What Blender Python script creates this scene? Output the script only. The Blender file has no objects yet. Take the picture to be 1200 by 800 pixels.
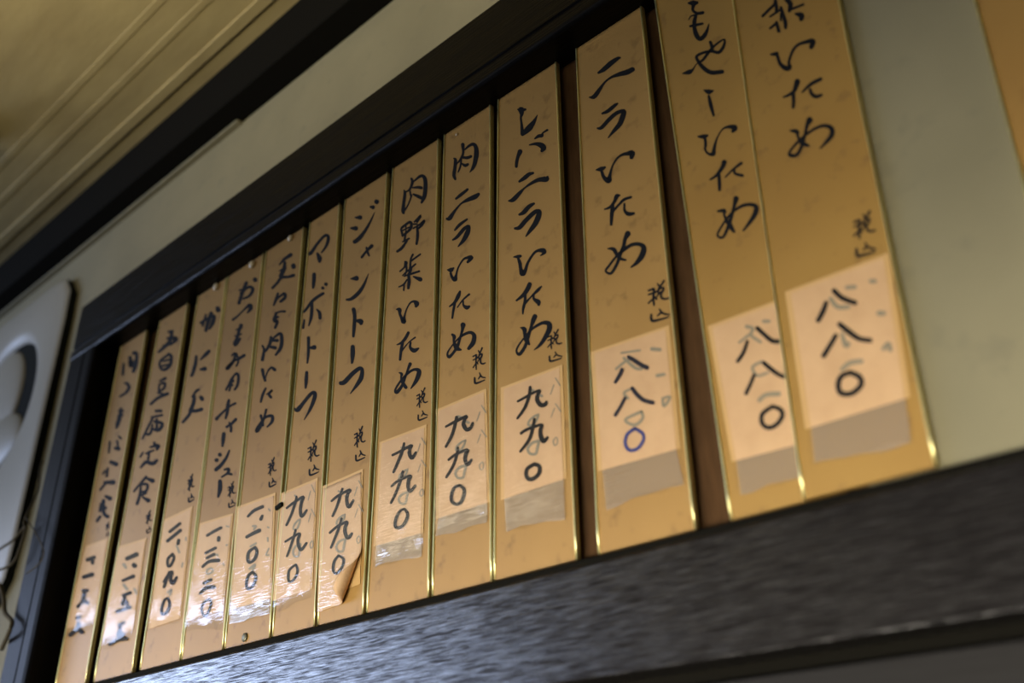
import bpy, bmesh, math, random
from mathutils import Vector, Matrix
random.seed(7)
sc = bpy.context.scene
COL = sc.collection

# ------------------------------------------------------------------ camera
F_PX = 1171.0
def _u(v): return Vector(v).normalized()
_dh = _u((-1420.0, -635.0, -F_PX))            # wall horizontal, camera frame
_X = -_dh
_dv = Vector((-25.0, 2215.0, -F_PX)).normalized()
_Z = (_dv - _dv.dot(_X) * _X).normalized()
_Y = _Z.cross(_X)
ROT = Matrix((_X, _Y, _Z))                    # camera frame -> world
CAM = Vector((0.0, -0.45, 0.0))
cam_data = bpy.data.cameras.new('camera')
cam_data.sensor_width = 36.0
cam_data.lens = F_PX * 36.0 / 1200.0
cam_data.clip_start = 0.01
cam = bpy.data.objects.new('camera', cam_data)
cam.matrix_world = Matrix.Translation(CAM) @ ROT.to_4x4()
COL.objects.link(cam)
sc.camera = cam
cam_data.dof.use_dof = True
cam_data.dof.focus_distance = 0.76
cam_data.dof.aperture_fstop = 4.2
cam_data.dof.aperture_blades = 0

# ------------------------------------------------------------------ world and lamps
world = bpy.data.worlds.new('world'); sc.world = world
world.use_nodes = True
world.node_tree.nodes['Background'].inputs['Color'].default_value = (1.0, 0.84, 0.58, 1)
world.node_tree.nodes['Background'].inputs['Strength'].default_value = 0.075

def area(name, loc, target, sx, sy, power, color):
    l = bpy.data.lights.new(name, 'AREA'); l.shape = 'RECTANGLE'
    l.size = sx; l.size_y = sy; l.energy = power; l.color = color
    o = bpy.data.objects.new(name, l); COL.objects.link(o)
    o.location = loc
    o.rotation_euler = (Vector(target) - Vector(loc)).to_track_quat('-Z', 'Y').to_euler()
    return o
area('window_daylight', (-2.9, -1.50, 0.50), (-1.0, -0.9, 0.45), 1.6, 0.44, 34.0, (0.55, 0.68, 1.0))
lamp = area('counter_lamp', (-0.50, -0.78, -0.16), (-0.46, 0, 0.02), 1.5, 0.10, 4.4, (1.0, 0.92, 0.78))
lamp.data.spread = math.radians(62)
area('room_lamp', (-1.6, -1.5, 0.80), (-1.0, 0, 0.5), 1.2, 0.2, 1.3, (1.0, 0.86, 0.62))

wash = area('ceiling_lamp', (-0.50, -0.46, 0.60), (-0.62, 0, 0.92), 1.1, 0.10, 1.3, (1.0, 0.88, 0.64))  # unseen fill added to lift the upper wall and ceiling
wash.data.spread = math.radians(95)
sc.view_settings.view_transform = 'Standard'
sc.view_settings.look = 'None'
sc.view_settings.gamma = 1.0
sc.view_settings.use_curve_mapping = False
sc.view_settings.exposure = 0.0

# ------------------------------------------------------------------ helpers
def at(px, py, y=0.0):
    """point of the plane Y = y that the photograph shows at a pixel"""
    d = ROT @ Vector((px - 600.0, 400.0 - py, -F_PX))
    return CAM + d * ((y - CAM.y) / d.y)
def tag(o, label=None, cat=None, group=None, kind=None):
    if label: o['label'] = label
    if cat: o['category'] = cat
    if group: o['group'] = group
    if kind: o['kind'] = kind
    return o
def empty(name, loc=(0, 0, 0)):
    o = bpy.data.objects.new(name, None); o.empty_display_size = 0.01
    COL.objects.link(o); o.location = loc
    return o
def link(name, verts, faces, mat, parent=None, smooth=False):
    me = bpy.data.meshes.new(name)
    off = Vector(parent_origin(parent))
    me.from_pydata([tuple(Vector(v) - off) for v in verts], [], faces)
    me.validate()
    if smooth: me.polygons.foreach_set('use_smooth', [True] * len(me.polygons))
    if mat: me.materials.append(mat)
    o = bpy.data.objects.new(name, me); COL.objects.link(o)
    if parent: o.parent = parent
    return o
def parent_origin(p):
    v = Vector((0, 0, 0))
    while p is not None:
        v = v + p.location; p = p.parent
    return v
def fix_normals(o):
    bm = bmesh.new(); bm.from_mesh(o.data)
    bmesh.ops.recalc_face_normals(bm, faces=bm.faces); bm.to_mesh(o.data); bm.free()
    return o
def box_vf(x0, x1, y0, y1, z0, z1):
    v = [(x0,y0,z0),(x1,y0,z0),(x1,y1,z0),(x0,y1,z0),(x0,y0,z1),(x1,y0,z1),(x1,y1,z1),(x0,y1,z1)]
    f = [(0,3,2,1),(4,5,6,7),(0,1,5,4),(1,2,6,5),(2,3,7,6),(3,0,4,7)]
    return v, f
def box(name, x0, x1, y0, y1, z0, z1, mat, parent=None, bevel=0.0):
    v, f = box_vf(x0, x1, y0, y1, z0, z1)
    o = link(name, v, f, mat, parent)
    if bevel:
        m = o.modifiers.new('bevel', 'BEVEL'); m.width = bevel; m.segments = 3
    return o
def extrude_x(name, prof, x0, x1, mat, parent=None, smooth=False, nx=1, cap=True):
    """closed profile of (y,z) swept along X"""
    n = len(prof); v = []; f = []
    for i in range(nx + 1):
        x = x0 + (x1 - x0) * i / nx
        v += [(x, p[0], p[1]) for p in prof]
    for i in range(nx):
        for k in range(n):
            a = i*n + k; b = i*n + (k+1) % n
            f.append((a, b, b + n, a + n))
    if cap:
        f.append(tuple(range(n))); f.append(tuple(nx*n + k for k in reversed(range(n))))
    return fix_normals(link(name, v, f, mat, parent, smooth))
def tube(name, pts, r, mat, parent=None, n=8, sub=6):
    P = [Vector(p) for p in pts]
    Q = catmull(P, sub)
    v = []; f = []
    for i, p in enumerate(Q):
        t = (Q[min(i+1, len(Q)-1)] - Q[max(i-1, 0)]).normalized()
        a = t.cross(Vector((0.31, 0.2, 0.93))).normalized(); b = t.cross(a)
        for k in range(n):
            c = 2*math.pi*k/n
            v.append(p + (a*math.cos(c) + b*math.sin(c)) * r)
    for i in range(len(Q)-1):
        for k in range(n):
            f.append((i*n+k, i*n+(k+1) % n, (i+1)*n+(k+1) % n, (i+1)*n+k))
    f.append(tuple(range(n))); f.append(tuple((len(Q)-1)*n + k for k in reversed(range(n))))
    return fix_normals(link(name, v, f, mat, parent, True))
def catmull(P, sub=6):
    if len(P) < 3:
        return [P[0].lerp(P[-1], i/sub) for i in range(sub+1)]
    Q = []
    for i in range(len(P)-1):
        p0 = P[max(i-1, 0)]; p1 = P[i]; p2 = P[i+1]; p3 = P[min(i+2, len(P)-1)]
        for k in range(sub):
            t = k/sub
            Q.append(0.5*((2*p1) + (p2-p0)*t + (2*p0-5*p1+4*p2-p3)*t*t + (3*p1-p0-3*p2+p3)*t*t*t))
    Q.append(P[-1])
    return Q

# ------------------------------------------------------------------ materials
def mat(name, color, rough=0.6, metal=0.0, spec=0.5):
    m = bpy.data.materials.new(name); m.use_nodes = True
    b = m.node_tree.nodes['Principled BSDF']
    b.inputs['Base Color'].default_value = (*color, 1)
    b.inputs['Roughness'].default_value = rough
    b.inputs['Metallic'].default_value = metal
    b.inputs['Specular IOR Level'].default_value = spec
    return m
def noise_color(m, c1, c2, scale, lo=0.35, hi=0.65, detail=4, vec_scale=(1,1,1), prev=None):
    nt = m.node_tree; N = nt.nodes; L = nt.links; b = N['Principled BSDF']
    tc = N.new('ShaderNodeTexCoord'); mp = N.new('ShaderNodeMapping')
    mp.inputs['Scale'].default_value = vec_scale
    mp.inputs['Location'].default_value = (random.random()*3, random.random()*3, random.random()*3)
    L.new(tc.outputs['Object'], mp.inputs['Vector'])
    n = N.new('ShaderNodeTexNoise'); n.inputs['Scale'].default_value = scale
    n.inputs['Detail'].default_value = detail
    L.new(mp.outputs['Vector'], n.inputs['Vector'])
    r = N.new('ShaderNodeValToRGB')
    r.color_ramp.elements[0].position = lo; r.color_ramp.elements[1].position = hi
    L.new(n.outputs['Fac'], r.inputs['Fac'])
    mix = N.new('ShaderNodeMix'); mix.data_type = 'RGBA'
    L.new(r.outputs['Color'], mix.inputs['Factor'])
    if prev is None: mix.inputs['A'].default_value = (*c1, 1)
    else: L.new(prev, mix.inputs['A'])
    mix.inputs['B'].default_value = (*c2, 1)
    L.new(mix.outputs['Result'], b.inputs['Base Color'])
    return mix.outputs['Result']
def noise_bump(m, scale, strength, dist=0.001, vec_scale=(1,1,1), detail=5, rough_to=None):
    nt = m.node_tree; N = nt.nodes; L = nt.links; b = N['Principled BSDF']
    tc = N.new('ShaderNodeTexCoord'); mp = N.new('ShaderNodeMapping')
    mp.inputs['Scale'].default_value = vec_scale
    L.new(tc.outputs['Object'], mp.inputs['Vector'])
    n = N.new('ShaderNodeTexNoise'); n.inputs['Scale'].default_value = scale
    n.inputs['Detail'].default_value = detail
    L.new(mp.outputs['Vector'], n.inputs['Vector'])
    bp = N.new('ShaderNodeBump'); bp.inputs['Strength'].default_value = strength
    bp.inputs['Distance'].default_value = dist
    L.new(n.outputs['Fac'], bp.inputs['Height']); L.new(bp.outputs['Normal'], b.inputs['Normal'])
    if rough_to:
        mr = N.new('ShaderNodeMapRange')
        mr.inputs['To Min'].default_value = rough_to[0]; mr.inputs['To Max'].default_value = rough_to[1]
        mr.inputs['From Min'].default_value = 0.3; mr.inputs['From Max'].default_value = 0.7
        L.new(n.outputs['Fac'], mr.inputs['Value']); L.new(mr.outputs['Result'], b.inputs['Roughness'])
    return bp

M = {}
M['plaster'] = mat('plaster', (0.36, 0.33, 0.22), 0.8)
c = noise_color(M['plaster'], (0.225, 0.202, 0.118), (0.18, 0.162, 0.093), 9, 0.4, 0.75)
noise_color(M['plaster'], None, (0.16, 0.145, 0.09), 40, 0.60, 0.84, prev=c)
noise_bump(M['plaster'], 260, 0.25, 0.0006)
M['ceiling'] = mat('ceiling_board', (0.30, 0.23, 0.10), 0.8)
noise_color(M['ceiling'], (0.40, 0.32, 0.14), (0.32, 0.25, 0.105), 26, 0.3, 0.7, vec_scale=(0.35, 1, 1))
noise_bump(M['ceiling'], 60, 0.4, 0.002, vec_scale=(0.4, 1, 1))
M['dark_wood'] = mat('dark_stained_wood', (0.006, 0.005, 0.004), 0.4, spec=0.22)
noise_color(M['dark_wood'], (0.005, 0.0045, 0.0045), (0.013, 0.010, 0.009), 14, 0.35, 0.7, vec_scale=(1, 12, 12))
noise_bump(M['dark_wood'], 22, 0.5, 0.0015, vec_scale=(1, 22, 22), detail=7, rough_to=(0.28, 0.5))
M['rail_wood'] = mat('lacquered_rail_wood', (0.010, 0.009, 0.009), 0.35, spec=0.55)
noise_bump(M['rail_wood'], 60, 0.22, 0.0006, vec_scale=(1, 16, 22), detail=9, rough_to=(0.16, 0.34))
M['top_wood'] = mat('black_stained_wood', (0.0030, 0.0026, 0.0022), 0.42, spec=0.10)
noise_bump(M['top_wood'], 22, 0.5, 0.0012, vec_scale=(1, 22, 22), detail=7, rough_to=(0.3, 0.5))
def grain_spec(m):
    nt = m.node_tree; N = nt.nodes; L = nt.links; b = N['Principled BSDF']
    tc = N.new('ShaderNodeTexCoord'); mp = N.new('ShaderNodeMapping')
    mp.inputs['Scale'].default_value = (60, 1200, 1700)
    L.new(tc.outputs['Object'], mp.inputs['Vector'])
    n = N.new('ShaderNodeTexNoise'); n.inputs['Scale'].default_value = 1.0; n.inputs['Detail'].default_value = 4
    L.new(mp.outputs['Vector'], n.inputs['Vector'])
    mr = N.new('ShaderNodeMapRange'); mr.inputs['From Min'].default_value = 0.40; mr.inputs['From Max'].default_value = 0.62
    mr.inputs['To Min'].default_value = 0.04; mr.inputs['To Max'].default_value = 1.0
    L.new(n.outputs['Fac'], mr.inputs['Value']); L.new(mr.outputs['Result'], b.inputs['Specular IOR Level'])
grain_spec(M['rail_wood'])
M['post_wood'] = mat('dark_post_wood', (0.003, 0.003, 0.0035), 0.45, spec=0.07)
noise_bump(M['post_wood'], 22, 0.4, 0.001, vec_scale=(18, 18, 1))
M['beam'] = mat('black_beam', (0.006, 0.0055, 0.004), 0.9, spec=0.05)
M['panel'] = mat('dark_panel', (0.012, 0.011, 0.010), 0.6, spec=0.15)
noise_bump(M['panel'], 40, 0.3, 0.001, vec_scale=(1, 10, 10))
M['board'] = mat('brown_board', (0.085, 0.05, 0.025), 0.85, spec=0.05)
noise_color(M['board'], (0.085, 0.045, 0.020), (0.055, 0.029, 0.013), 60, 0.3, 0.7, vec_scale=(4, 4, 0.6))
M['gold'] = mat('gilt_edge', (0.85, 0.78, 0.36), 0.40, metal=1.0)
noise_bump(M['gold'], 300, 0.05, 0.0006, vec_scale=(1, 1, 0.5), rough_to=(0.34, 0.46))
M['ink'] = mat('black_ink', (0.006, 0.007, 0.009), 0.7, spec=0.15)
M['marker'] = mat('dark_blue_marker', (0.006, 0.008, 0.022), 0.4, spec=0.5)  # bluish reflections on the strokes put into the ink colour
M['blue_marker'] = mat('blue_marker', (0.030, 0.045, 0.20), 0.4, spec=0.5)  # blue ink with its bluish reflections put into the colour
M['faded'] = mat('faded_ink', (0.26, 0.23, 0.16), 0.6)
M['slip'] = mat('peach_paper', (0.62, 0.42, 0.24), 0.6)
noise_color(M['slip'], (0.64, 0.42, 0.232), (0.57, 0.365, 0.195), 60, 0.3, 0.7)
M['slip_edge'] = mat('yellowed_paper', (0.54, 0.34, 0.13), 0.6)
M['white'] = mat('off_white_plastic', (0.30, 0.285, 0.235), 0.45)
M['black'] = mat('black_plastic', (0.008, 0.009, 0.007), 0.9, spec=0.1)
M['cord'] = mat('grey_brown_cord', (0.07, 0.058, 0.035), 0.8, spec=0.1)
M['pin'] = mat('ivory_pin', (0.62, 0.52, 0.34), 0.4)
M['screw'] = mat('tarnished_screw', (0.16, 0.15, 0.10), 0.45, metal=0.6)

def strip_mat(c1, c2, c3):
    m = mat('kraft_gold_paper', c1, 0.5, spec=0.35)
    c = noise_color(m, c1, c2, 12, 0.3, 0.75)
    noise_color(m, None, c3, 85, 0.60, 0.80, detail=3, prev=c)
    noise_bump(m, 500, 0.15, 0.0003)
    return m
M['kraft'] = strip_mat((0.375, 0.222, 0.066), (0.315, 0.180, 0.050), (0.22, 0.125, 0.038))
M['kraft_brown'] = strip_mat((0.33, 0.195, 0.054), (0.27, 0.150, 0.040), (0.19, 0.10, 0.032))
M['kraft_right'] = strip_mat((0.34, 0.200, 0.050), (0.29, 0.162, 0.038), (0.2, 0.11, 0.034))

def tape_mat(name='clear_tape', haze=0.22, ribs=True):
    m = bpy.data.materials.new(name); m.use_nodes = True
    nt = m.node_tree; N = nt.nodes; L = nt.links
    for n in list(N): N.remove(n)
    out = N.new('ShaderNodeOutputMaterial')
    tr = N.new('ShaderNodeBsdfTransparent'); tr.inputs['Color'].default_value = (0.97, 0.96, 0.93, 1)
    df = N.new('ShaderNodeBsdfDiffuse'); df.inputs['Color'].default_value = (0.42, 0.34, 0.26, 1)
    gl = N.new('ShaderNodeBsdfGlossy'); gl.inputs['Roughness'].default_value = 0.10
    tc = N.new('ShaderNodeTexCoord'); mp = N.new('ShaderNodeMapping')
    L.new(tc.outputs['Object'], mp.inputs['Vector'])
    mp.inputs['Scale'].default_value = (30, 1, 330)
    wv = N.new('ShaderNodeTexNoise'); wv.inputs['Scale'].default_value = 2.2; wv.inputs['Detail'].default_value = 2
    L.new(mp.outputs['Vector'], wv.inputs['Vector'])
    cr = N.new('ShaderNodeTexNoise'); cr.inputs['Scale'].default_value = 130; cr.inputs['Detail'].default_value = 3
    L.new(tc.outputs['Object'], cr.inputs['Vector'])
    b1 = N.new('ShaderNodeBump'); b1.inputs['Strength'].default_value = 0.13 if ribs else 0.06
    b1.inputs['Distance'].default_value = 0.0012
    L.new(wv.outputs['Fac'], b1.inputs['Height'])
    b2 = N.new('ShaderNodeBump'); b2.inputs['Strength'].default_value = 0.055; b2.inputs['Distance'].default_value = 0.0018
    L.new(cr.outputs['Fac'], b2.inputs['Height']); L.new(b1.outputs['Normal'], b2.inputs['Normal'])
    L.new(b2.outputs['Normal'], gl.inputs['Normal'])
    fr = N.new('ShaderNodeFresnel'); fr.inputs['IOR'].default_value = 1.45
    L.new(b2.outputs['Normal'], fr.inputs['Normal'])
    m1 = N.new('ShaderNodeMixShader'); m1.inputs['Fac'].default_value = haze
    L.new(tr.outputs[0], m1.inputs[1]); L.new(df.outputs[0], m1.inputs[2])
    m2 = N.new('ShaderNodeMixShader')
    ml = N.new('ShaderNodeMath'); ml.operation = 'MULTIPLY'; ml.inputs[1].default_value = 0.12 if ribs else 0.06
    L.new(fr.outputs[0], ml.inputs[0]); L.new(ml.outputs[0], m2.inputs['Fac']); L.new(m1.outputs[0], m2.inputs[1]); L.new(gl.outputs[0], m2.inputs[2])
    L.new(m2.outputs[0], out.inputs['Surface'])
    return m
M['tape'] = tape_mat('clear_tape', 0.025)
M['tape_soft'] = tape_mat('dull_tape', 0.03, False)
M['tape_hazy'] = tape_mat('hazy_tape', 0.5)

# ------------------------------------------------------------------ setting
Z_STRIP_TOP = 0.5495      # underside of the top rail
Z_STRIP_BOT = 0.1610
WALL_Y = 0.0125
w = box('wall_back', -3.6, 2.4, WALL_Y, 0.12, -1.6, 0.98, M['plaster']); tag(w, kind='structure')
fl = box('floor', -3.6, 2.4, -4.0, 0.0, -1.7, -1.6, mat('floor_tile', (0.12, 0.10, 0.08), 0.6)); tag(fl, kind='structure')
ZC = 0.856
ce = box('ceiling', -3.6, 2.4, -3.0, WALL_Y, ZC, ZC + 0.08, M['ceiling']); tag(ce, kind='structure')
for y0, wd, h in ((-0.046, 0.014, 0.0025), (-0.090, 0.010, 0.0010), (-0.125, 0.010, 0.0008)):
    o = box('ceiling_batten', -3.6, 2.4, y0 - wd/2, y0 + wd/2, ZC - h, ZC + 0.004, M['ceiling'], ce, 0.0015)
bm_ = box('trim_1', -3.6, 2.4, -0.020, WALL_Y + 0.002, 0.787, ZC, M['beam'], None, 0.002); tag(bm_, kind='structure')
sh = box('trim_2', -3.6, -0.86, 0.004, WALL_Y + 0.002, 0.7835, 0.787, M['plaster'], None, 0.002); tag(sh, kind='structure')
lp = box('wall_panel', -3.6, 2.4, -0.012, WALL_Y + 0.002, -0.6, 0.0795, M['panel'], None, 0.001)
rb = box('trim_4', -3.6, 2.4, -0.001, WALL_Y + 0.002, 0.0796, 0.0884, M['beam']); tag(rb, kind='structure'); tag(lp, kind='structure')  # black strip above the panel stands in for shadow under the bottom rail
lp.name = 'trim_3'

# backing board behind the strips
bb = box('backing_board', -1.0655, -0.187, 0.0085, WALL_Y + 0.001, 0.1552, 0.5498, M['board'])
tag(bb, 'brown wooden backing board seen in the gaps between the hanging menu strips', 'board')

inf = box('wall_infill', -0.186, 0.6, 0.0003, WALL_Y + 0.001, 0.1552, 0.5498, M['plaster']); inf.name = 'trim_5'; tag(inf, kind='structure')
# frame
fr = empty('wooden_frame', (-0.5, 0, 0.15))
tag(fr, 'long dark-stained wooden frame around the row of menu strips', 'frame')
FY = -0.022
def arc(cy, cz, r, a0, a1, n=6):
    return [(cy + r*math.cos(math.radians(a0 + (a1-a0)*i/n)), cz + r*math.sin(math.radians(a0 + (a1-a0)*i/n))) for i in range(n+1)]
top = [(WALL_Y+0.001, 0.5500), (-0.0185, 0.5500)] + arc(-0.0185, 0.5545, 0.0045, 270, 180, 5) + \
      [(-0.0230, 0.5630), (-0.0205, 0.5660), (-0.0205, 0.5680), (FY, 0.5690)] + \
      [(FY, 0.6270), (-0.0205, 0.6290), (WALL_Y+0.001, 0.6290)]
extrude_x('top_rail', top, -1.1300, 0.6, M['top_wood'], fr, False)
rail = [(WALL_Y+0.001, 0.0885), (-0.0212, 0.0885)] + arc(-0.0212, 0.0893, 0.0008, 270, 180, 2) + \
       arc(-0.0205, 0.1475, 0.0015, 180, 90, 4) + [(WALL_Y+0.001, 0.1490)]
extrude_x('bottom_rail', rail, -1.16, 0.6, M['rail_wood'], fr, False)
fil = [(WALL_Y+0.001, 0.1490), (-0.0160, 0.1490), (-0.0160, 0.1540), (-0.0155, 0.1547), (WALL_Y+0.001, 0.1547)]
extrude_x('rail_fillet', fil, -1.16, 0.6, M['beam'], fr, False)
# left post: profile in (x, y) swept along Z
pv = [(-1.1300, WALL_Y), (-1.1300, FY), (-1.1275, FY-0.001), (-1.0930, FY-0.001), (-1.0915, FY+0.0015), (-1.0895, FY+0.0015),
      (-1.0880, FY-0.0015), (-1.0720, FY-0.0015), (-1.0675, FY), (-1.0660, FY+0.003), (-1.0660, WALL_Y)]
v = [(x, y, 0.150) for x, y in pv] + [(x, y, 0.5500) for x, y in pv]; n = len(pv)
f = [(k, (k+1) % n, n+(k+1) % n, n+k) for k in range(n)] + [tuple(range(n)), tuple(range(2*n-1, n-1, -1))]
fix_normals(link('side_post', v, f, M['post_wood'], fr))

# ------------------------------------------------------------------ lettering
def ribbon(verts, faces, pts, y):
    """brush stroke given as (px, py, width) knots of the photograph, laid onto the plane Y = y"""
    K = catmull([Vector(p) for p in pts], 5)
    n = len(K)
    L = []; Rr = []
    for i, k in enumerate(K):
        a = K[max(i-1, 0)]; b = K[min(i+1, n-1)]
        tx, ty = b.x-a.x, b.y-a.y
        l = math.hypot(tx, ty) or 1e-6
        nx, ny = -ty/l, tx/l
        h = max(k.z, 0.15)*0.5*INK_W
        L.append((k.x+nx*h, k.y+ny*h)); Rr.append((k.x-nx*h, k.y-ny*h))
    base = len(verts)
    for p, q in zip(L, Rr):
        verts.append(at(p[0], p[1], y)); verts.append(at(q[0], q[1], y))
    for i in range(n-1):
        faces.append((base+2*i, base+2*i+1, base+2*i+3, base+2*i+2))
    for idx, sgn in ((0, -1), (n-1, 1)):
        k = K[idx]; o = K[1] if idx == 0 else K[n-2]
        ang = math.atan2(k.y-o.y, k.x-o.x); h = max(k.z, 0.15)*0.5*INK_W
        b2 = len(verts); m = 6
        verts.append(at(k.x, k.y, y))
        for j in range(m+1):
            a = ang - math.pi/2 + math.pi*j/m
            verts.append(at(k.x+h*math.cos(a), k.y+h*math.sin(a), y))
        for j in range(m): faces.append((b2, b2+1+j, b2+2+j))
INK_W = 1.12
def parse(txt, ox, oy, s):
    out = []
    for st in txt.split('/'):
        q = [float(t) for t in st.split()]
        out.append([(ox+q[i]/s, oy+q[i+1]/s, q[i+2]/s) for i in range(0, len(q), 3)])
    return out
def remap(strokes, src, dst):
    sx = (dst[2]-dst[0])/(src[2]-src[0]); sy = (dst[3]-dst[1])/(src[3]-src[1]); sw = (sx*sy)**0.5
    return [[(dst[0]+(x-src[0])*sx, dst[1]+(y-src[1])*sy, w*sw) for x, y, w in st] for st in strokes]
def lettering(name, strokes, y, m, parent):
    V = []; Fc = []
    for i, st in enumerate(strokes):
        ribbon(V, Fc, st, y - 2e-6*i)
    o = link(name, V, Fc, m, parent)
    return o

TAX = parse('405 325 10 415 345 14/440 300 14 425 335 12 410 365 10/355 380 12 385 365 14/355 415 10 390 395 14 410 380 10/'
            '385 375 14 382 440 14 385 500 12/355 485 10 385 440 12/385 430 10 400 450 12/410 370 12 438 355 12 430 390 14 405 395 10 412 370 12/'
            '415 400 12 395 440 8/425 395 12 425 435 14 445 450 14 470 440 10/'
            '415 535 10 435 570 14 470 580 10/425 560 14 405 590 10/370 580 14 375 630 18 420 620 14 465 600 10', 510, 370, 8)
TAX_BOX = (554.4, 407.5, 568.8, 450.0)
GHOST = parse('325 365 16 290 380 18 245 420 18 235 460 18 280 455 18 310 410 18 325 365 16/330 600 20 270 620 22 230 670 22 250 715 22 300 715 22 315 660 22 330 600 20/'
              '460 100 10 430 185 8/475 40 10 515 105 10/465 310 9 435 390 8/475 270 10 520 335 10/478 570 10 455 600 10 465 640 10 490 625 10 490 580 10 478 570 10/'
              '255 140 18 275 150 20/330 190 22 355 200 20', 505, 470, 8)
GHOST_BOX = (522.0, 475.0, 570.0, 560.0)

# name lettering, price lettering per strip: (text, ox, oy, scale)
NAME = {}; PRICE = {}
NAME[1] = [('370 110 22 400 110 20 395 200 26 370 280 22/340 150 24 345 240 26 350 200 40/280 210 16 270 310 18/310 390 18 330 430 22 300 480 18 245 515 14/290 390 14 320 400 14/'
            '255 630 18 245 700 26 215 780 22/235 650 14 275 650 14/225 700 14 270 690 14', 110, 400, 8),
           ('360 20 14 370 70 16 345 140 20 330 170 14/355 250 14 375 270 14/270 300 14 260 400 14/340 290 14 345 360 16/320 360 20 350 365 28/280 490 24 330 510 28/250 550 16 240 620 20/205 600 14 225 570 14/220 680 18 300 680 32/180 750 16 230 690 16', 95, 480, 8),
           ('270 330 18 310 350 30/250 370 22 245 440 26 260 500 22 290 520 26/230 420 20 270 440 20/190 560 20 220 520 18/225 400 14 215 470 16', 90, 540, 8)]
PRICE[1] = [('250 105 20 300 85 20/285 100 22 290 130 18/220 240 20 285 220 24/215 345 18 250 345 18/225 370 22 215 430 24/175 470 18 215 430 18 250 440 20/170 560 20 190 550 18/180 600 20 175 650 24/115 690 22 170 650 20 205 670 20', 65, 640, 6.667)]
NAME[2] = [('300 70 16 340 60 14/330 80 22 310 160 24 240 230 20 205 260 14/290 130 16 370 130 26 350 165 20/250 200 14 330 180 20/'
            '300 280 20 325 300 20 315 380 22 260 425 20 220 400 16 225 340 16 290 290 16/250 345 14 305 330 14/240 390 14 300 375 14/'
            '220 530 14 270 505 20/215 560 14 265 550 18 255 600 18 210 620 14 215 560 14/200 640 14 250 650 14/135 745 18 200 690 20 290 650 22', 160, 380, 8),
           ('340 250 16 390 250 20/310 320 16 270 400 16 215 510 14/300 310 14 400 290 16/330 350 18 400 370 22 370 430 22 310 420 16/350 330 16 350 420 20/310 380 14 290 460 18 255 470 18/'
            '325 550 18 340 580 20/290 590 14 365 575 22 350 610 18/250 650 14 320 620 14/280 630 14 270 700 18/195 680 14 220 640 12/200 780 14 250 730 24 310 745 26 350 715 20', 140, 450, 8),
           ('330 310 18 260 390 16 215 445 14/330 320 14 390 345 30/280 380 16 340 380 18 330 440 18 275 450 16/280 400 14 270 480 18 245 560 20/290 480 16 330 460 14/300 500 14 350 530 28', 130, 520, 8)]
PRICE[2] = [('310 195 26 400 155 28/375 255 28 385 262 28/272 400 18 370 360 24/275 540 20 340 515 22/290 560 20 270 620 26/265 610 16 310 600 20 310 650 18/215 690 22 340 650 22', 110, 630, 8),
            ('535 375 14 570 355 14/545 385 16 535 450 18/525 430 12 560 430 14 560 460 14/470 510 14 520 480 18 585 470 16', 50, 670, 6)]
NAME[3] = [('340 215 24 310 300 24 290 375 22/240 305 16 300 270 18 365 240 20 355 300 26 325 360 14/290 230 14 260 330 16/400 170 28 405 185 32/'
            '200 620 18 190 700 22 165 780 20 155 800 18/240 650 10 290 600 24 320 570 20/240 742 14 280 735 28', 205, 340, 8),
           ('280 360 12 320 305 18 345 290 14/300 350 20 295 410 24 265 490 26/195 595 18 250 530 20 270 495 20 320 490 22 370 475 22/365 365 26 375 380 26', 190, 420, 8)]
PRICE[3] = [('250 145 16 325 85 16/232 215 16 330 135 16/315 210 16 310 235 16/268 315 14 280 345 14 255 400 14 235 400 14 235 350 14 268 315 14/'
             '205 520 14 245 460 16 265 450 16 255 500 16 270 530 22 300 490 14/245 450 14 205 560 14/235 645 14 248 690 15 230 745 15 195 765 15 188 720 15 210 660 14 235 645 14', 160, 600, 6.4)]
NAME[4] = [('270 330 24 240 400 24 200 520 24/205 400 14 250 390 16/215 430 16 290 370 20 330 390 24 300 450 20 240 480 14/350 300 32 352 305 30/'
            '145 675 20 190 640 14 250 580 14 300 540 28 310 570 28 280 610 12', 255, 290, 8),
           ('260 90 28 240 140 22 225 200 22 200 260 26 215 270 18 250 215 18/215 130 12 265 110 14/205 190 12 260 170 14/'
            '175 370 14 205 350 16 190 420 20 135 490 26 130 480 18 180 430 14 240 400 22 290 370 22/215 350 14 235 420 14 215 470 14/'
            '175 590 14 120 690 18/160 600 12 215 540 18 235 570 20 225 650 20 200 690 16/150 620 16 190 610 14/135 660 16 180 650 14/190 560 14 150 700 14', 250, 370, 8),
           ('265 150 20 255 200 26 250 260 24 235 320 16/150 325 26 190 280 18 270 210 16 325 180 18/245 400 18 290 370 20 330 330 22/270 360 14 285 400 20 285 440 20/'
            '218 465 26 212 520 28 205 580 16', 235, 450, 8),
           ('260 100 28 262 102 28/228 152 28 232 152 28/225 240 28 270 200 26 320 130 20 350 60 12/305 240 16 345 235 20 335 275 24/280 310 14 330 280 16 370 285 18/262 350 28 262 420 32 245 495 16', 225, 520, 8)]
PRICE[4] = [('262 218 20 325 180 22 392 145 22/370 240 26 368 262 24/248 382 20 340 335 22/260 428 20 325 395 24/220 510 20 280 462 24 368 450 28/230 665 22 298 632 24/195 762 20 250 710 28 325 700 28', 210, 600, 8),
            ('150 370 13 165 400 14 145 460 14 120 490 14 98 450 14 110 400 14 150 370 13', 220, 640, 6)]
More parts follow.
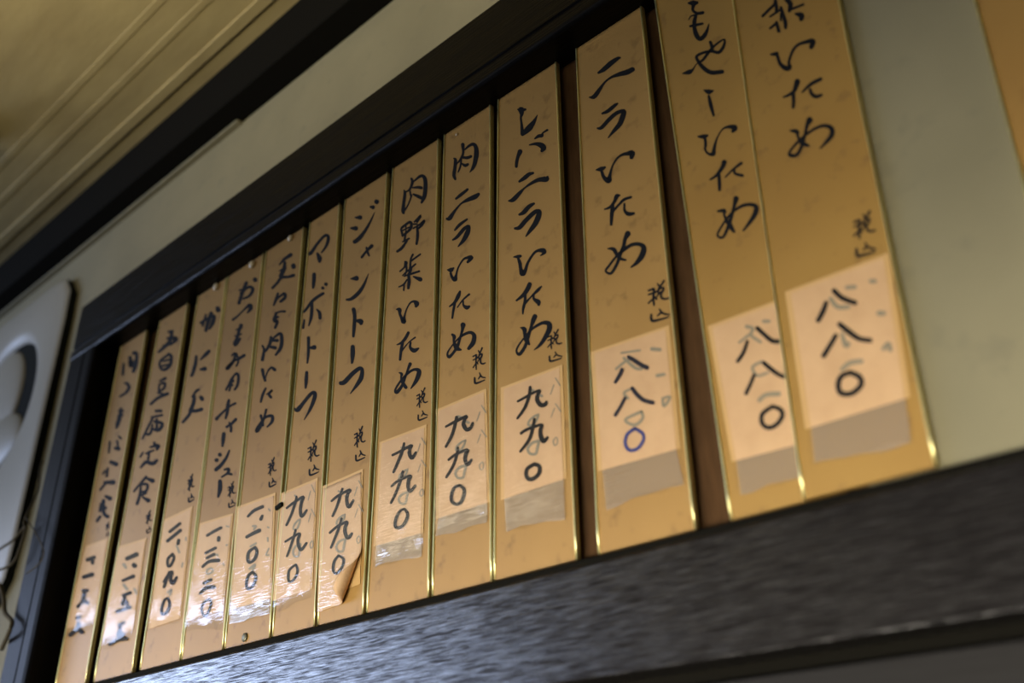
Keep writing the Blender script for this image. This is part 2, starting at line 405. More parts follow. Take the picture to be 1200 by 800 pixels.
NAME[5] = [('300 240 12 345 190 20 405 148 28/350 220 20 340 290 28 310 345 28/235 458 20 280 410 20 320 360 22 380 355 20 432 340 24/430 250 34 432 260 32/300 300 10 350 275 24/'
            '285 510 16 270 560 22 245 620 14/255 590 12 290 550 14 345 510 20 350 550 24 310 585 20', 290, 280, 8),
           ('300 140 14 345 120 14 390 118 18/310 130 16 295 200 32 320 215 22 300 270 20/290 180 12 330 170 14/'
            '180 440 14 195 480 18 180 570 24/260 360 20 250 420 24 210 490 16/275 375 14 345 325 22 362 380 26 350 460 26 305 525 16/265 390 18 320 390 24/255 450 18 300 460 26/'
            '180 665 24 190 720 20 205 765 20/205 750 10 230 680 12 265 645 18 295 665 24', 285, 350, 8),
           ('290 280 16 262 340 20 245 405 16/300 335 10 355 295 16 320 330 20 340 362 20/295 480 18 280 540 16 250 620 20 210 680 26 205 655 14 250 590 14 300 545 18 350 540 24 350 590 22 305 640 12/245 535 20 260 590 16 265 625 18', 275, 420, 8)]
PRICE[5] = [('245 198 18 300 145 22 380 108 24/378 195 20 365 225 24/232 392 22 290 360 26 352 330 26/310 490 20 328 530 22 305 600 22 260 630 22 240 600 22 255 530 22 310 490 20', 260, 580, 8),
            ('455 180 15 478 210 16 465 265 16 430 300 16 412 270 16 425 210 16 455 180 15', 220, 640, 6)]
NAME[6] = [('130 295 26 155 290 30 210 210 24 270 140 22 305 125 26 318 160 28 295 230 22 255 285 14/215 295 20 235 340 40 235 370 24/185 490 30 182 550 32 175 615 20', 345, 260, 8),
           ('375 22 30 377 24 30/345 58 26 347 60 26/150 290 18 185 265 22 240 190 26 300 140 26 350 110 24/245 180 20 243 260 28 235 340 26 215 412 12/290 260 14 315 290 28 320 340 28/172 360 14 162 430 24/'
            '212 525 28 212 600 26 210 680 24 200 760 14/225 620 18 265 615 40', 335, 330, 8),
           ('235 210 26 230 290 30 225 355 16/120 550 14 150 560 40 200 500 30 270 415 30 310 400 28 308 450 34 270 550 26 212 652 8', 330, 410, 8)]
PRICE[6] = [('208 200 18 280 145 22 365 95 22 345 150 24 335 220 26 348 280 26 395 220 18/300 95 18 285 160 22 250 260 20 205 360 20/'
             '195 515 18 260 475 20 328 440 22 312 500 24 320 560 26 345 590 26 392 528 18/290 405 18 270 480 20 240 570 20 210 652 18', 310, 570, 8),
            ('760 128 14 772 170 16 755 220 16 720 250 15 705 220 15 715 165 15 760 128 14', 220, 640, 6)]
NAME[7] = [('410 130 38 412 132 38/355 178 20 375 182 34/212 278 14 255 278 38/170 378 16 215 380 38/205 505 34 250 470 34 310 390 24 360 300 16 390 232 5/'
            '272 650 22 310 600 20 365 545 30/315 560 16 325 600 20 340 635 16', 390, 220, 8),
           ('210 212 12 260 208 42/170 408 18 215 400 28 280 345 32 330 270 24 375 165 6/235 500 34 245 560 30 240 660 30 232 750 22/262 605 22 300 612 44 305 630 30', 385, 300, 8),
           ('226 290 34 226 360 38 220 440 18/115 630 34 150 620 38 220 545 36 290 492 32 315 510 30 305 580 38 270 640 30 205 728 8', 385, 370, 8)]
PRICE[7] = [('148 215 18 210 165 22 320 110 24 300 150 26 290 210 28 310 270 30 352 210 20/250 100 20 228 170 22 200 260 22 158 355 20/'
             '132 512 20 200 455 22 292 410 24 275 460 28 275 510 30 300 560 30 338 520 22/242 380 20 215 470 22 180 560 22 142 652 18', 370, 560, 8),
            ('1060 65 15 1095 90 17 1085 145 17 1045 190 17 1022 165 17 1030 105 17 1060 65 15', 220, 640, 6)]
NAME[8] = [('280 180 12 325 140 22 360 128 26 385 160 32 388 240 34 378 320 34 352 378 18/190 265 14 195 300 24 185 380 26 178 450 30 182 475 22/190 455 14 230 390 12 258 310 14/'
            '270 240 14 320 235 24 350 240 26/275 300 16 320 320 28 350 335 28/258 155 20 266 190 24 240 255 18 200 280 12/240 260 14 250 310 16', 450, 190, 8),
           ('160 230 18 175 290 20/165 215 20 245 160 22 250 220 24 180 285 16/205 190 12 205 260 12/175 240 12 245 205 12/205 260 16 190 340 18/175 345 12 235 315 16/125 435 22 170 400 24 225 320 14/'
            '285 160 14 345 100 20 310 160 18/275 180 14 310 180 14/275 220 14 330 185 14 378 145 18 355 185 24 325 220 14/310 200 18 315 280 24 305 365 20', 450, 240, 8),
           ('150 222 14 190 185 16 205 145 30 200 135 20/270 65 16 250 110 16 245 180 18 235 240 16/255 125 16 340 62 14/175 262 12 220 220 14 295 155 16/205 150 18 212 210 16 200 250 12/190 268 12 260 245 18 330 222 18/'
            '230 250 22 235 320 28 228 380 22/140 368 12 185 345 16 215 300 12/188 350 14 185 400 14/275 272 12 320 290 30 340 298 36/255 195 20 240 240 22/'
            '118 578 12 145 582 34 148 620 22 165 660 26 185 695 40 190 650 18 210 580 12 245 520 14 280 505 22 305 525 44 300 550 24', 450, 290, 8),
           ('228 318 24 200 370 26 165 410 22 122 430 10/175 410 24 160 480 24 150 570 20/165 490 14 230 410 10 292 362 14/250 410 16 245 455 22 280 485 36 322 465 16', 450, 350, 8),
           ('285 210 28 265 260 20 240 330 18 205 420 24 160 475 30 145 455 18 175 400 18 220 340 18 280 285 20 330 262 24 368 280 36 345 360 34 292 440 10/182 292 10 205 305 24 200 340 16 212 380 26 245 430 28', 445, 400, 8)]
PRICE[8] = [('200 265 20 260 235 22 375 175 24 360 210 24 360 260 30 385 290 32 418 240 20/308 155 20 290 230 24 250 330 24 208 425 20/'
             '192 555 20 260 500 24 365 460 26 350 500 28 345 560 30 365 605 28 412 552 22/297 420 24 280 490 24 230 620 24 185 712 20', 435, 500, 8),
            ('310 290 22 340 330 26 330 390 28 290 450 28 240 465 26 222 430 26 240 360 26 275 305 24 310 290 22', 435, 560, 8)]
NAME[9] = [('240 200 12 280 165 22 320 152 28 342 185 34 346 240 40 335 310 36 315 370 28 285 412 8/135 285 12 150 300 26 145 370 28 135 440 28 148 478 20/218 155 30 222 230 20 205 280 22 185 310 16 155 340 10/'
            '215 275 18 260 278 26 295 265 22/205 300 14 195 360 16 175 412 10/205 330 12 240 350 26 265 340 22', 515, 150, 8),
           ('155 102 18 200 65 26 262 15 20/70 290 20 95 285 36 140 220 22 200 150 14 260 115 30 330 85 40 365 60 26/145 395 16 190 345 26 258 295 16/'
            '125 488 14 165 460 26 230 385 30 275 360 24 262 420 40 225 490 32 175 550 10', 515, 220, 8),
           ('115 208 10 145 210 38 172 192 14/145 240 20 160 280 24 185 298 38 195 260 20 215 190 14 260 115 16 300 95 24 340 92 34 305 135 22/'
            '232 412 18 215 455 32 185 510 24 135 552 12/185 515 20 170 590 20 160 660 16/208 560 10 260 490 14 318 438 18/262 500 14 265 540 18 295 562 34 318 552 20', 510, 290, 8),
           ('260 85 42 255 130 24 235 200 20 210 280 26 170 345 22 130 385 26 115 350 16 150 290 12 210 220 14 270 175 22 330 155 26 365 185 34 355 250 38 315 305 28/160 175 20 178 195 30 175 240 20 200 300 40 240 318 16', 510, 370, 8)]
PRICE[9] = [('140 238 18 200 205 24 270 170 26 335 140 24 315 175 26 305 220 32 335 265 34 370 250 30 392 205 22/240 150 26 228 210 26 195 320 26 140 425 22/'
             '165 548 20 230 500 24 340 455 26 325 500 30 320 550 32 345 590 34 380 550 22/252 435 20 245 490 24 210 600 24 145 710 22', 505, 470, 8),
            ('265 228 26 308 260 28 308 320 30 280 385 30 235 405 28 195 375 28 192 315 28 220 250 26 265 228 26', 505, 540, 8)]
NAME[10] = [('215 105 12 250 112 30 285 105 18/245 110 50 250 150 30 242 185 16 250 250 20 258 335 34/258 338 30 320 280 50 365 220 30 398 158 6/'
             '375 378 14 410 355 28 440 350 28 450 325 14 490 298 18/325 438 12 380 428 26 430 440 44 455 465 46 440 492 26/235 500 38 215 550 28 203 600 26 200 640 24', 580, 115, 8),
            ('150 180 20 200 145 34 240 112 30 275 102 22/50 362 14 90 352 36 150 290 30 200 240 14 260 198 24 330 165 34 400 158 46 412 140 22/'
             '150 490 20 190 470 36 240 415 34 285 388 20/108 620 20 150 612 34 210 545 36 290 470 36 335 460 34 330 500 44 300 570 42 250 640 30 210 695 10', 590, 190, 8),
            ('95 168 10 130 165 28 158 160 24/140 185 22 155 230 30 160 270 28 178 325 44 205 290 30 230 220 22 280 140 20 320 110 24 370 108 40 385 125 28 348 155 10/'
             '245 425 38 225 470 38 180 530 30 122 575 16/205 520 22 200 590 24 185 650 22 182 700 12/205 600 20 260 540 14 320 480 26 355 445 14/285 520 14 285 560 22 325 590 42 330 615 22', 590, 280, 8),
            ('295 165 40 280 200 38 260 260 26 230 360 26 200 450 28 150 520 28 122 490 18 140 440 16 190 370 14 240 310 16 300 260 22 370 225 28 425 235 42 428 290 44 380 380 34 335 440 24 288 478 8/160 270 10 195 285 38 200 330 28 215 385 42 240 425 20', 590, 350, 8)]
PRICE[10] = [('135 240 20 200 205 22 270 165 22 340 140 24 320 180 28 315 230 34 350 275 38 390 270 34 400 245 22/250 110 26 240 190 28 200 300 26 132 398 22/'
              '165 540 24 220 505 26 355 460 26 345 510 32 350 570 36 375 615 36 412 580 24/290 410 26 275 490 28 240 600 28 158 710 22', 590, 440, 8),
             ('290 350 32 335 370 34 335 430 34 290 480 34 240 490 34 212 450 32 225 390 32 290 350 32', 590, 500, 8)]
NAME[11] = [('170 282 18 220 250 36 290 190 40 350 148 28 372 140 16/88 512 14 130 505 36 180 440 30 230 370 16 290 325 20 360 298 34 440 275 44 490 250 38', 680, 50, 8),
            ('128 183 18 180 160 30 240 110 28 268 90 16/82 322 16 120 315 30 190 240 32 260 180 32 330 160 32 318 210 44 290 280 40 240 340 30 182 410 10', 690, 110, 8),
            ('70 232 12 115 225 38 150 208 20/122 250 24 140 300 30 185 330 50 198 280 26 220 200 16 260 130 16 310 92 22 370 78 36 405 75 48 400 115 32/'
             '290 470 14 262 480 36 240 530 26 200 580 24 150 600 14/225 560 28 215 650 32 210 745 22/225 620 22 280 560 20 330 510 24 395 488 20/335 550 16 335 610 22 370 645 34 420 640 24', 690, 170, 8),
            ('325 190 48 300 240 32 285 310 30 255 380 30 225 470 26 170 560 24 118 540 18 150 490 20 220 400 20 290 340 28 360 295 30 430 288 32 475 320 44 460 390 48 410 460 34 355 505 12/140 330 12 190 335 32 220 380 32 250 420 28 305 437 18', 695, 250, 8)]
PRICE[11] = [('185 275 24 165 320 26 135 368 22/235 180 24 275 205 28 330 240 28 372 260 30/207 488 22 175 550 22 135 615 24/262 415 26 300 465 28 350 505 28 415 522 28', 700, 390, 6.4)]
NAME[12] = [('95 28 16 140 30 46 178 25 20/140 55 30 135 95 22 175 125 24 228 118 26/95 185 8 120 150 12 170 140 18/165 140 24 150 200 32 150 260 32 170 330 40 205 365 34 245 330 34 270 280 22 285 225 8/112 245 20 160 235 24 225 222 20/'
             '42 688 12 100 675 38 135 650 18 170 600 8 230 560 22 290 480 22 360 410 18 430 370 16 425 430 24 380 490 28 310 480 24 230 495 22 170 530 24 190 580 28 240 640 34 310 680 36 410 672 34/300 395 26 315 440 28 320 480 22', 795, 0, 8),
            ('200 205 12 245 220 42 285 210 14/245 260 22 262 340 32 290 440 22', 800, 80, 8),
            ('25 200 14 75 200 38 110 190 22/90 225 24 95 280 24 90 320 18 120 360 20 165 362 38 175 310 28 200 220 14 245 140 12 300 110 24 370 115 44 350 150 28/'
             '270 440 42 250 490 34 200 560 26 140 602 18/220 560 28 225 640 30 225 700 24/280 580 12 350 510 18 430 448 26/365 500 20 370 545 22 440 565 26', 815, 135, 8),
            ('300 262 48 285 320 30 265 400 28 235 500 28 180 620 24 125 605 18 160 530 18 220 440 20 290 370 22 370 325 28 450 318 32 490 350 44 465 430 40 370 560 18/130 380 20 190 375 34 190 420 20 235 500 42 280 570 26', 825, 200, 8)]
PRICE[12] = [('205 240 26 170 340 30 115 425 30/300 115 34 370 180 34 440 235 36 500 240 34/270 555 28 235 640 30 195 725 32/360 440 34 430 500 36 510 555 34 580 575 34', 850, 370, 8),
             ('290 295 28 350 320 30 362 370 30 320 430 30 260 455 30 212 420 30 215 350 30 290 295 28', 860, 430, 6.4)]
NAME[13] = [('70 150 24 130 90 24 180 40 24 190 0 24/190 0 20 200 80 30 190 120 16/140 155 18 240 90 20/290 -10 40 330 40 40 320 100 30/330 90 20 450 42 20/240 70 24 280 200 32 285 260 26/140 265 20 190 225 24/200 210 26 220 290 30/'
             '380 130 20 430 145 50 430 180 36/240 190 18 240 130 18/100 -60 22 470 -110 24/180 -140 22 170 -60 20/380 -150 22 360 -60 20/'
             '150 510 20 200 505 38/210 530 28 235 600 30 290 640 44 325 630 34 315 580 24 350 480 22 400 420 24 470 395 30 540 385 42 525 440 38', 885, 0, 8),
            ('275 285 48 245 370 32 195 410 24 145 430 16/235 390 32 240 470 30 235 525 26/320 385 14 400 310 30 495 260 30/395 360 26 410 400 30 450 425 34 500 410 24', 900, 60, 8),
            ('310 165 54 285 220 30 265 310 26 240 400 30 190 490 28 130 495 32 125 460 20 200 370 24 280 300 22 370 240 24 450 218 30 515 245 40 510 320 40 410 430 14/135 265 20 190 275 38 200 320 20 240 380 42 300 405 22', 910, 120, 8)]
PRICE[13] = [('150 185 24 130 240 28 100 295 26/200 110 28 250 155 28 330 185 26/210 390 26 175 450 26 135 515 28/235 320 28 310 380 30 360 410 26 425 420 26/'
              '300 620 28 360 650 30 367 700 30 310 750 30 245 750 30 225 700 30 245 645 28 300 620 28', 940, 320, 5.333)]
TAXBOX = {1: (124, 611, 129, 628), 2: (171, 598, 178, 625), 3: (220, 555.6, 227.5, 588.7), 4: (267, 564, 276, 595), 5: (314.4, 536, 323.7, 571),
          6: (361, 515.6, 374, 557.5), 7: (415.4, 499.4, 428, 540.6), 8: (488.5, 454.5, 501, 493), 9: TAX_BOX, 10: (641.9, 386, 658.5, 424),
          11: (760, 329, 784.5, 377), 13: (1000.6, 247.5, 1026, 301)}
GHOSTBOX = {6: (335, 568, 369, 652), 7: (384, 563, 425, 646), 8: (457, 513, 499, 590), 9: GHOST_BOX, 10: (606, 443, 657, 532)}
GHOSTX = {11: [('180 150 14 320 130 14/200 190 20 280 260 22 330 270 20/140 270 16 200 220 18 240 200 16/250 420 16 200 450 18 230 490 18/330 590 20 210 650 20 280 690 22 340 640 20 330 590 20/410 120 26 470 125 24/450 320 24 500 310 22/490 490 18 500 550 18 545 480 18 490 490 16', 700, 390, 6.4)],
          12: [('200 100 30 260 120 26 240 180 26 330 245 24/130 250 20 220 180 22/360 50 28 410 50 26/340 430 24 255 480 24 300 560 24 400 530 22/500 730 40 380 740 36 320 790 36', 850, 370, 8)],
          13: [('180 160 24 220 210 26 290 210 22/280 90 22 330 85 22/250 380 20 270 450 28 290 440 24/370 550 26 300 560 26 250 600 24/430 50 24 455 50 24/480 250 28 510 250 26/510 470 26 540 440 24 550 480 24', 940, 320, 5.333)],
          5: [('290 290 14 320 290 14 300 320 14/270 480 16 320 450 14/260 690 16 310 650 18 290 700 16/440 130 12 450 145 12/430 300 12 440 305 12/430 400 14 430 430 12/440 500 12 415 560 12 440 560 12', 260, 580, 8)],
          4: [('330 395 16 360 400 16/260 540 14 300 525 16 315 555 14 265 580 14 260 540 14/440 310 12 450 305 12/410 480 12 420 500 12/440 130 10 465 135 10', 210, 600, 8)],
          3: [('300 250 10 320 300 12/235 600 12 260 580 12 250 620 12/370 190 8 370 210 8/345 380 8 340 410 8', 160, 600, 6.4)],
          2: [('280 250 20 300 280 16/280 440 18 310 480 20/380 480 18 400 520 14', 110, 630, 8)]}

# ------------------------------------------------------------------ strips
CARD_T = 0.0032
TOPQ = {1:(143,400,173,383),2:(188,373,221,353),3:(232,347,266,328),4:(267,327,310,293),5:(312,292,357,265),6:(363,261,399,237),7:(404,234,455,202),
        8:(460,197.5,515,161),9:(520,158,576,122),10:(583,117,653,73),11:(674,58,753,8)}
BOTQ = {1:(65,800,101,797),2:(110,795,156,783),3:(164,781,212,769),4:(212.5,769,262,757),5:(263,756,317,744),6:(318.5,742,369.5,731),7:(371.5,731,426.5,717),
        8:(428.8,717,503.5,698),9:(505.5,697,577.5,680),10:(578,680,677.5,656),11:(700,651,817,622)}
# slip corners TL TR BR BL, tape bottom right and bottom left
SLIP = {1:((101,639),(127,630),(112,726),(77,737)), 2:((139,640),(172,630),(156,738),(120,748)), 3:((192,609),(226,592.5),(212,724),(174,737)),
        4:((234,613),(273.5,601),(262,714),(217,727)), 5:((277,594),(323,577),(318,701),(270,714)), 6:((329,578),(372.6,559.5),(366,690),(319.8,704)),
        7:((377,570),(425.6,549),(422,684),(372,704)), 8:((445,518),(500,497),(496,624),(438,640)), 9:((511,480),(570,455),(574,588),(511,608)),
        10:((587,454),(659,427),(664,560),(587,586)), 11:((692,412.5),(784,381),(797.5,525),(701,552)), 12:((829.5,382),(923,347),(948,517),(858,541)),
        13:((920,342),(1041,296),(1067,465),(944,503))}
TAPEB = {1:((108,738),(73,748)), 2:((154,750),(118,762)), 3:((211,727),(173,739)), 4:((260.5,735),(215,741)), 5:((317,719),(267,731)), 6:((365,701),(319.5,718)),
         7:((421,700),(371.5,718)), 8:((496,650),(438,664)), 9:((572.5,612),(508,629)), 10:((664.5,606),(591,622)), 11:((804,565),(707.5,597)),
         12:((953,556),(865,579)), 13:((1071.5,518),(951,545))}
LABEL = {
 1: 'tan menu strip nearest the left frame post, its lettering the most blurred of the row',
 2: 'tan menu strip second from the left frame post, tofu set meal lettering above double-five price',
 3: 'tan menu strip reading かに玉, crab omelette, with the price 二、〇九〇',
 4: 'browned menu strip with the longest lettering, おつまみ用チャーシュー, and the price 一、三二〇',
 5: 'browned menu strip reading 玉ねぎ肉いため with price 一、一〇〇 and a screw head at its foot',
 6: 'tan menu strip reading マーボトーフ, price slip 九九〇 under ribbed tape',
 7: 'tan menu strip reading ジャントーフ, its price slip curling up at the lower right corner',
 8: 'tan menu strip reading 肉野菜いため with glittering wavy tape under the price 九九〇',
 9: 'tan menu strip reading 肉ニラいため with faint smudges and a tiny pin at its top',
 10: 'tan menu strip reading レバニラいため, left of a brown gap, hazy tape under its price',
 11: 'tan menu strip reading ニラいため with a blue zero in its price, standing between two brown gaps',
 12: 'leaning menu strip reading もやしいため, right side tucked behind the next strip',
 13: 'leaning gold-edged menu strip reading 菜いため, bare plaster on its right',
}
def line_at_z(p_top, p_bot, z):
    t = (z - p_top.z) / (p_bot.z - p_top.z)
    return p_top + (p_bot - p_top) * t
def bead(name, a, b, side, y, parent):
    """rounded gilt binding wrapped round one long edge of a strip: a = top, b = bottom"""
    w = 0.0017; n = 8; V = []; Fc = []
    segs = 26
    for i in range(segs+1):
        t = i/segs; p = a.lerp(b, t)
        endz = 1.0
        if i == segs: endz = 0.55
        ww = w*(1 + 0.05*math.sin(i*1.7 + a.x*50))
        for k in range(n+1):
            ang = math.pi*k/n
            # from inner face edge over the front to the outer side
            u = (1 - math.cos(ang))/2                     # 0 inner .. 1 outer
            xx = p.x + side*(-ww + u*ww*1.02)
            yy = y - math.sin(ang)*0.0009*endz
            if k == n: yy = y + CARD_T*0.9
            V.append((xx, yy, p.z))
    for i in range(segs):
        for k in range(n):
            q = i*(n+1)+k
            Fc.append((q, q+1, q+n+2, q+n+1))
    Fc.append(tuple(segs*(n+1)+k for k in range(n+1)))
    o = fix_normals(link(name, V, Fc, M['gold'], parent, True))
    return o
def grid_quad(quad, y, nu, nv, dy=None, wavy=0.0, seed=0, curl=None):
    """bilinear sheet between four photographed corners TL TR BR BL, lying on plane y"""
    P = [at(q[0], q[1], y) for q in quad]; rnd = random.Random(seed)
    ph = rnd.random()*6
    V = []; Fc = []
    for j in range(nv+1):
        v = j/nv
        for i in range(nu+1):
            u = i/nu
            a = P[0].lerp(P[1], u); b = P[3].lerp(P[2], u)
            p = a.lerp(b, v)
            if wavy: p.z += wavy*v**6*(math.sin(u*6+ph) + 0.5*math.sin(u*13+ph*2))
            if dy: p.y -= dy(u, v)
            V.append(p)
    if curl:
        o, nrm, r = curl      # origin and direction in (x,z); beyond the line the sheet rolls up
        for p in V:
            d = (p.x-o[0])*nrm[0] + (p.z-o[1])*nrm[1]
            if d > 0:
                th = d/r
                p.x += nrm[0]*(r*math.sin(th) - d); p.z += nrm[1]*(r*math.sin(th) - d)
                p.y -= r*(1-math.cos(th))
    for j in range(nv):
        for i in range(nu):
            q = j*(nu+1)+i
            Fc.append((q, q+1, q+nu+2, q+nu+1))
    return V, Fc

def solidify(o, t):
    m = o.modifiers.new('thickness', 'SOLIDIFY'); m.thickness = t; m.offset = 0
CORN = {}
for i in range(1, 14):
    yf = 0.0
    if i == 13: yf = -0.0034
    if i <= 11:
        t = TOPQ[i]; b = BOTQ[i]
        tl, tr, bl, br = at(t[0], t[1], yf), at(t[2], t[3], yf), at(b[0], b[1], yf), at(b[2], b[3], yf)
    elif i == 12:
        tl, bl = at(767, 0, yf), at(856, 611, yf)
        tr, br = tl + Vector((0.066, 0, 0)), bl + Vector((0.0645, 0, 0))
    else:
        tl, bl, tr, br = at(858, 0, yf), at(941, 588, yf), at(985, 0, yf), at(1099.5, 549, yf)
    ztop = Z_STRIP_TOP; zbot = Z_STRIP_BOT
    q = [line_at_z(tl, bl, ztop), line_at_z(tr, br, ztop), line_at_z(tr, br, zbot), line_at_z(tl, bl, zbot)]
    if i <= 11:
        gap = Vector((0.0005, 0, 0))
        q = [q[0]+gap, q[1]-gap, q[2]-gap, q[3]+gap]
    CORN[i] = q
    root = empty('menu_strip', ((q[2].x+q[3].x)/2, yf + CARD_T, zbot))
    tag(root, LABEL[i], 'menu strip', 'menu strips hanging in the frame')
    m = M['kraft_brown'] if i in (4, 5) else (M['kraft_right'] if i >= 12 else M['kraft'])
    # card
    V = [(p.x, yf, p.z) for p in q] + [(p.x, yf+CARD_T, p.z) for p in q]
    Fc = [(0,3,2,1),(4,5,6,7),(0,1,5,4),(1,2,6,5),(2,3,7,6),(3,0,4,7)]
    fix_normals(link('card', V, Fc, m, root))
    if i != 12:
        bead('gilt_edge', q[1], q[2], 1, yf, root)
    bead('gilt_edge', q[0], q[3], -1, yf, root)
    # name and tax note
    INK_W = 1.55 if i <= 3 else (1.36 if i <= 5 else 1.16)
    S = []
    for a in NAME[i]: S += parse(*a)
    if i == 3:                      # three characters set wide apart
        lettering('name_lettering', parse(*NAME[3][0]), yf-0.00015, M['ink'], root)
        lettering('name_lettering', parse(*NAME[3][1]), yf-0.00015, M['ink'], root)
    else:
        lettering('name_lettering', S, yf-0.00015, M['ink'], root)
    if i in TAXBOX:
        lettering('tax_lettering', remap(TAX, TAX_BOX, TAXBOX[i]), yf-0.00025, M['ink'], root)
    # price slip: a yellowed older slip showing as a border, the price paper over it
    qd = SLIP[i]
    def shrink(qd, a, b):
        tl, tr, br, bl = [Vector(p) for p in qd]
        return [tl.lerp(tr, a).lerp(bl.lerp(br, a), b), tl.lerp(tr, 1-a).lerp(bl.lerp(br, 1-a), b), bl.lerp(br, 1-a), bl.lerp(br, a)]
    V, Fc = grid_quad(qd, yf-0.0004, 4, 4)
    if i == 7:
        V, Fc = grid_quad(qd, yf-0.0004, 4, 4)
    o = link('yellowed_slip', V, Fc, M['slip_edge'], root); solidify(o, 0.0002)
    inner = shrink(qd, 0.05, 0.022)
    curl = None
    if i == 7:
        c0 = at(419, 690, yf); c1 = at(424, 640, yf); c2 = at(398, 712, yf)
        dx, dz = c2.x-c1.x, c2.z-c1.z; l = math.hypot(dx, dz)
        nrm = (-dz/l, dx/l)
        if nrm[0] < 0: nrm = (-nrm[0], -nrm[1])
        curl = ((c1.x, c1.z), nrm, 0.0052)
        inner = [inner[0], inner[1], Vector((424.5, 699)), Vector((372, 717))]
    V, Fc = grid_quad(inner, yf-0.0007, 24, 32, curl=curl) if curl else grid_quad(inner, yf-0.0007, 6, 6)
    slip = link('price_slip', V, Fc, M['slip'], root, i == 7); solidify(slip, 0.00018)
    S = []
    for a in PRICE[i]: S += parse(*a)
    lettering('price_lettering', S, yf-0.00115, M['marker'] if i == 11 else M['ink'], slip)
    if i == 11:
        o = lettering('zero_lettering', parse('280 268 22 338 305 22 345 355 22 300 420 22 240 430 22 208 380 22 225 310 22 280 268 22', 700, 460, 6.4), yf-0.00115, M['blue_marker'], slip)
        o['label'] = 'blue zero of the price'
    if i in GHOSTBOX: G = remap(GHOST, GHOST_BOX, GHOSTBOX[i])
    elif i in GHOSTX: G = [s for a in GHOSTX[i] for s in parse(*a)]
    else: G = None
    if G: lettering('faded_lettering', G, yf-0.00100, M['faded'], slip)
    # adhesive tape over the slip and over the card below it
    tb = TAPEB[i]
    tq = [inner[0], inner[1], Vector(tb[0]), Vector(tb[1])]
    rr = random.Random(i*11)
    p1, p2, p3 = rr.random()*6, rr.random()*6, rr.random()*6
    amp = 0.00030 if i in (4, 5, 6, 7, 8, 9) else 0.00020
    def dyf(u, v, p1=p1, p2=p2, p3=p3, amp=amp):
        low = v**3
        return amp*(0.06+low)*(math.sin(u*9+p1+v*4)*math.sin(v*23+p2) + 0.7*math.sin(u*17+p3)*math.sin(v*9+p1)) + 0.0009*max(0, v-0.97)/0.03
    soft = M['tape'] if 4 <= i <= 9 else M['tape_soft']
    if i == 7:
        V, Fc = grid_quad(inner, yf-0.00125, 26, 34, curl=curl)
        V = [Vector(p) for p in V]
        o = link('clear_tape', V, Fc, soft, root, True)
    else:
        V, Fc = grid_quad(tq, yf-0.0017, 22, 44, dy=dyf, wavy=0.0013, seed=i*5)
        o = link('clear_tape', V, Fc, soft, root, True)
        # the tail of the tape that has picked up dust below the slip
        tail = [Vector(inner[3]), Vector(inner[2]), Vector(tb[0]).lerp(Vector(tb[1]), 0.03), Vector(tb[1]).lerp(Vector(tb[0]), 0.03)]
        if i in (8, 9, 10, 11, 12, 13, 5):
            V, Fc = grid_quad(tail, yf-0.0009, 14, 6, wavy=0.0008, seed=i*7)
            o = link('dusty_tape_end', V, Fc, M['tape_hazy'], root, True)
            o['label'] = 'dusty grey end of the tape below the price slip'

# strip 14 beyond the plaster, at the right edge of the picture
q = [at(1135.5, -20, -CARD_T), at(1200, 222, -CARD_T)]
tl = line_at_z(q[0], q[1], Z_STRIP_TOP); bl = line_at_z(q[0], q[1], Z_STRIP_BOT)
cn = [tl, tl + Vector((0.066, 0, 0)), bl + Vector((0.066, 0, 0)), bl]
root = empty('menu_strip', ((cn[2].x+cn[3].x)/2, 0.0, Z_STRIP_BOT))
tag(root, 'brown menu strip cut off by the right edge of the picture, beyond the bare plaster', 'menu strip', 'menu strips hanging in the frame')
V = [(p.x, -CARD_T, p.z) for p in cn] + [(p.x, 0.0, p.z) for p in cn]
fix_normals(link('card', V, [(0,3,2,1),(4,5,6,7),(0,1,5,4),(1,2,6,5),(2,3,7,6),(3,0,4,7)], M['kraft_brown'], root))
bead('gilt_edge', cn[0], cn[3], -1, -CARD_T, root)
bead('gilt_edge', cn[1], cn[2], 1, -CARD_T, root)

# ------------------------------------------------------------------ pins, screw, clip
def ball(name, px, py, r, y, m, label, cat, group=None, squash=0.6):
    c = at(px, py, y - r*squash*0.6)
    bm = bmesh.new()
    bmesh.ops.create_uvsphere(bm, u_segments=14, v_segments=8, radius=1.0)
    for v in bm.verts:
        v.co = Vector((v.co.x*r, v.co.z*r*squash, v.co.y*r))
    bmesh.ops.recalc_face_normals(bm, faces=bm.faces)
    me = bpy.data.meshes.new(name); bm.to_mesh(me); bm.free()
    me.polygons.foreach_set('use_smooth', [True]*len(me.polygons)); me.materials.append(m)
    o = bpy.data.objects.new(name, me); COL.objects.link(o); o.location = c
    return tag(o, label, cat, group)
G = 'ivory push pins along the top of the strips'
ball('push_pin', 253, 336, 0.0042, 0, M['pin'], 'ivory push pin at the top of the crab omelette strip', 'pin', G)
ball('push_pin', 295, 310, 0.0042, 0, M['pin'], 'ivory push pin at the top of the strip with the longest lettering', 'pin', G)
ball('push_pin', 340, 279, 0.0034, 0, M['pin'], 'ivory push pin at the top of the strip left of マーボトーフ', 'pin', G)
ball('push_pin', 535, 157.5, 0.0013, 0, M['pin'], 'tiny pale pin at the top of the 肉ニラいため strip', 'pin', G)
ball('screw', 286.5, 746.5, 0.0036, 0, M['screw'], 'tarnished screw head at the foot of the 一、一〇〇 strip by the bottom rail', 'screw', squash=0.35)
c = at(327, 593, -0.002)
o = box('clip', -0.0042, 0.0042, -0.0012, 0.0012, -0.0016, 0.0016, M['black']); o.location = c
o.rotation_euler = (0, math.radians(-15), 0)
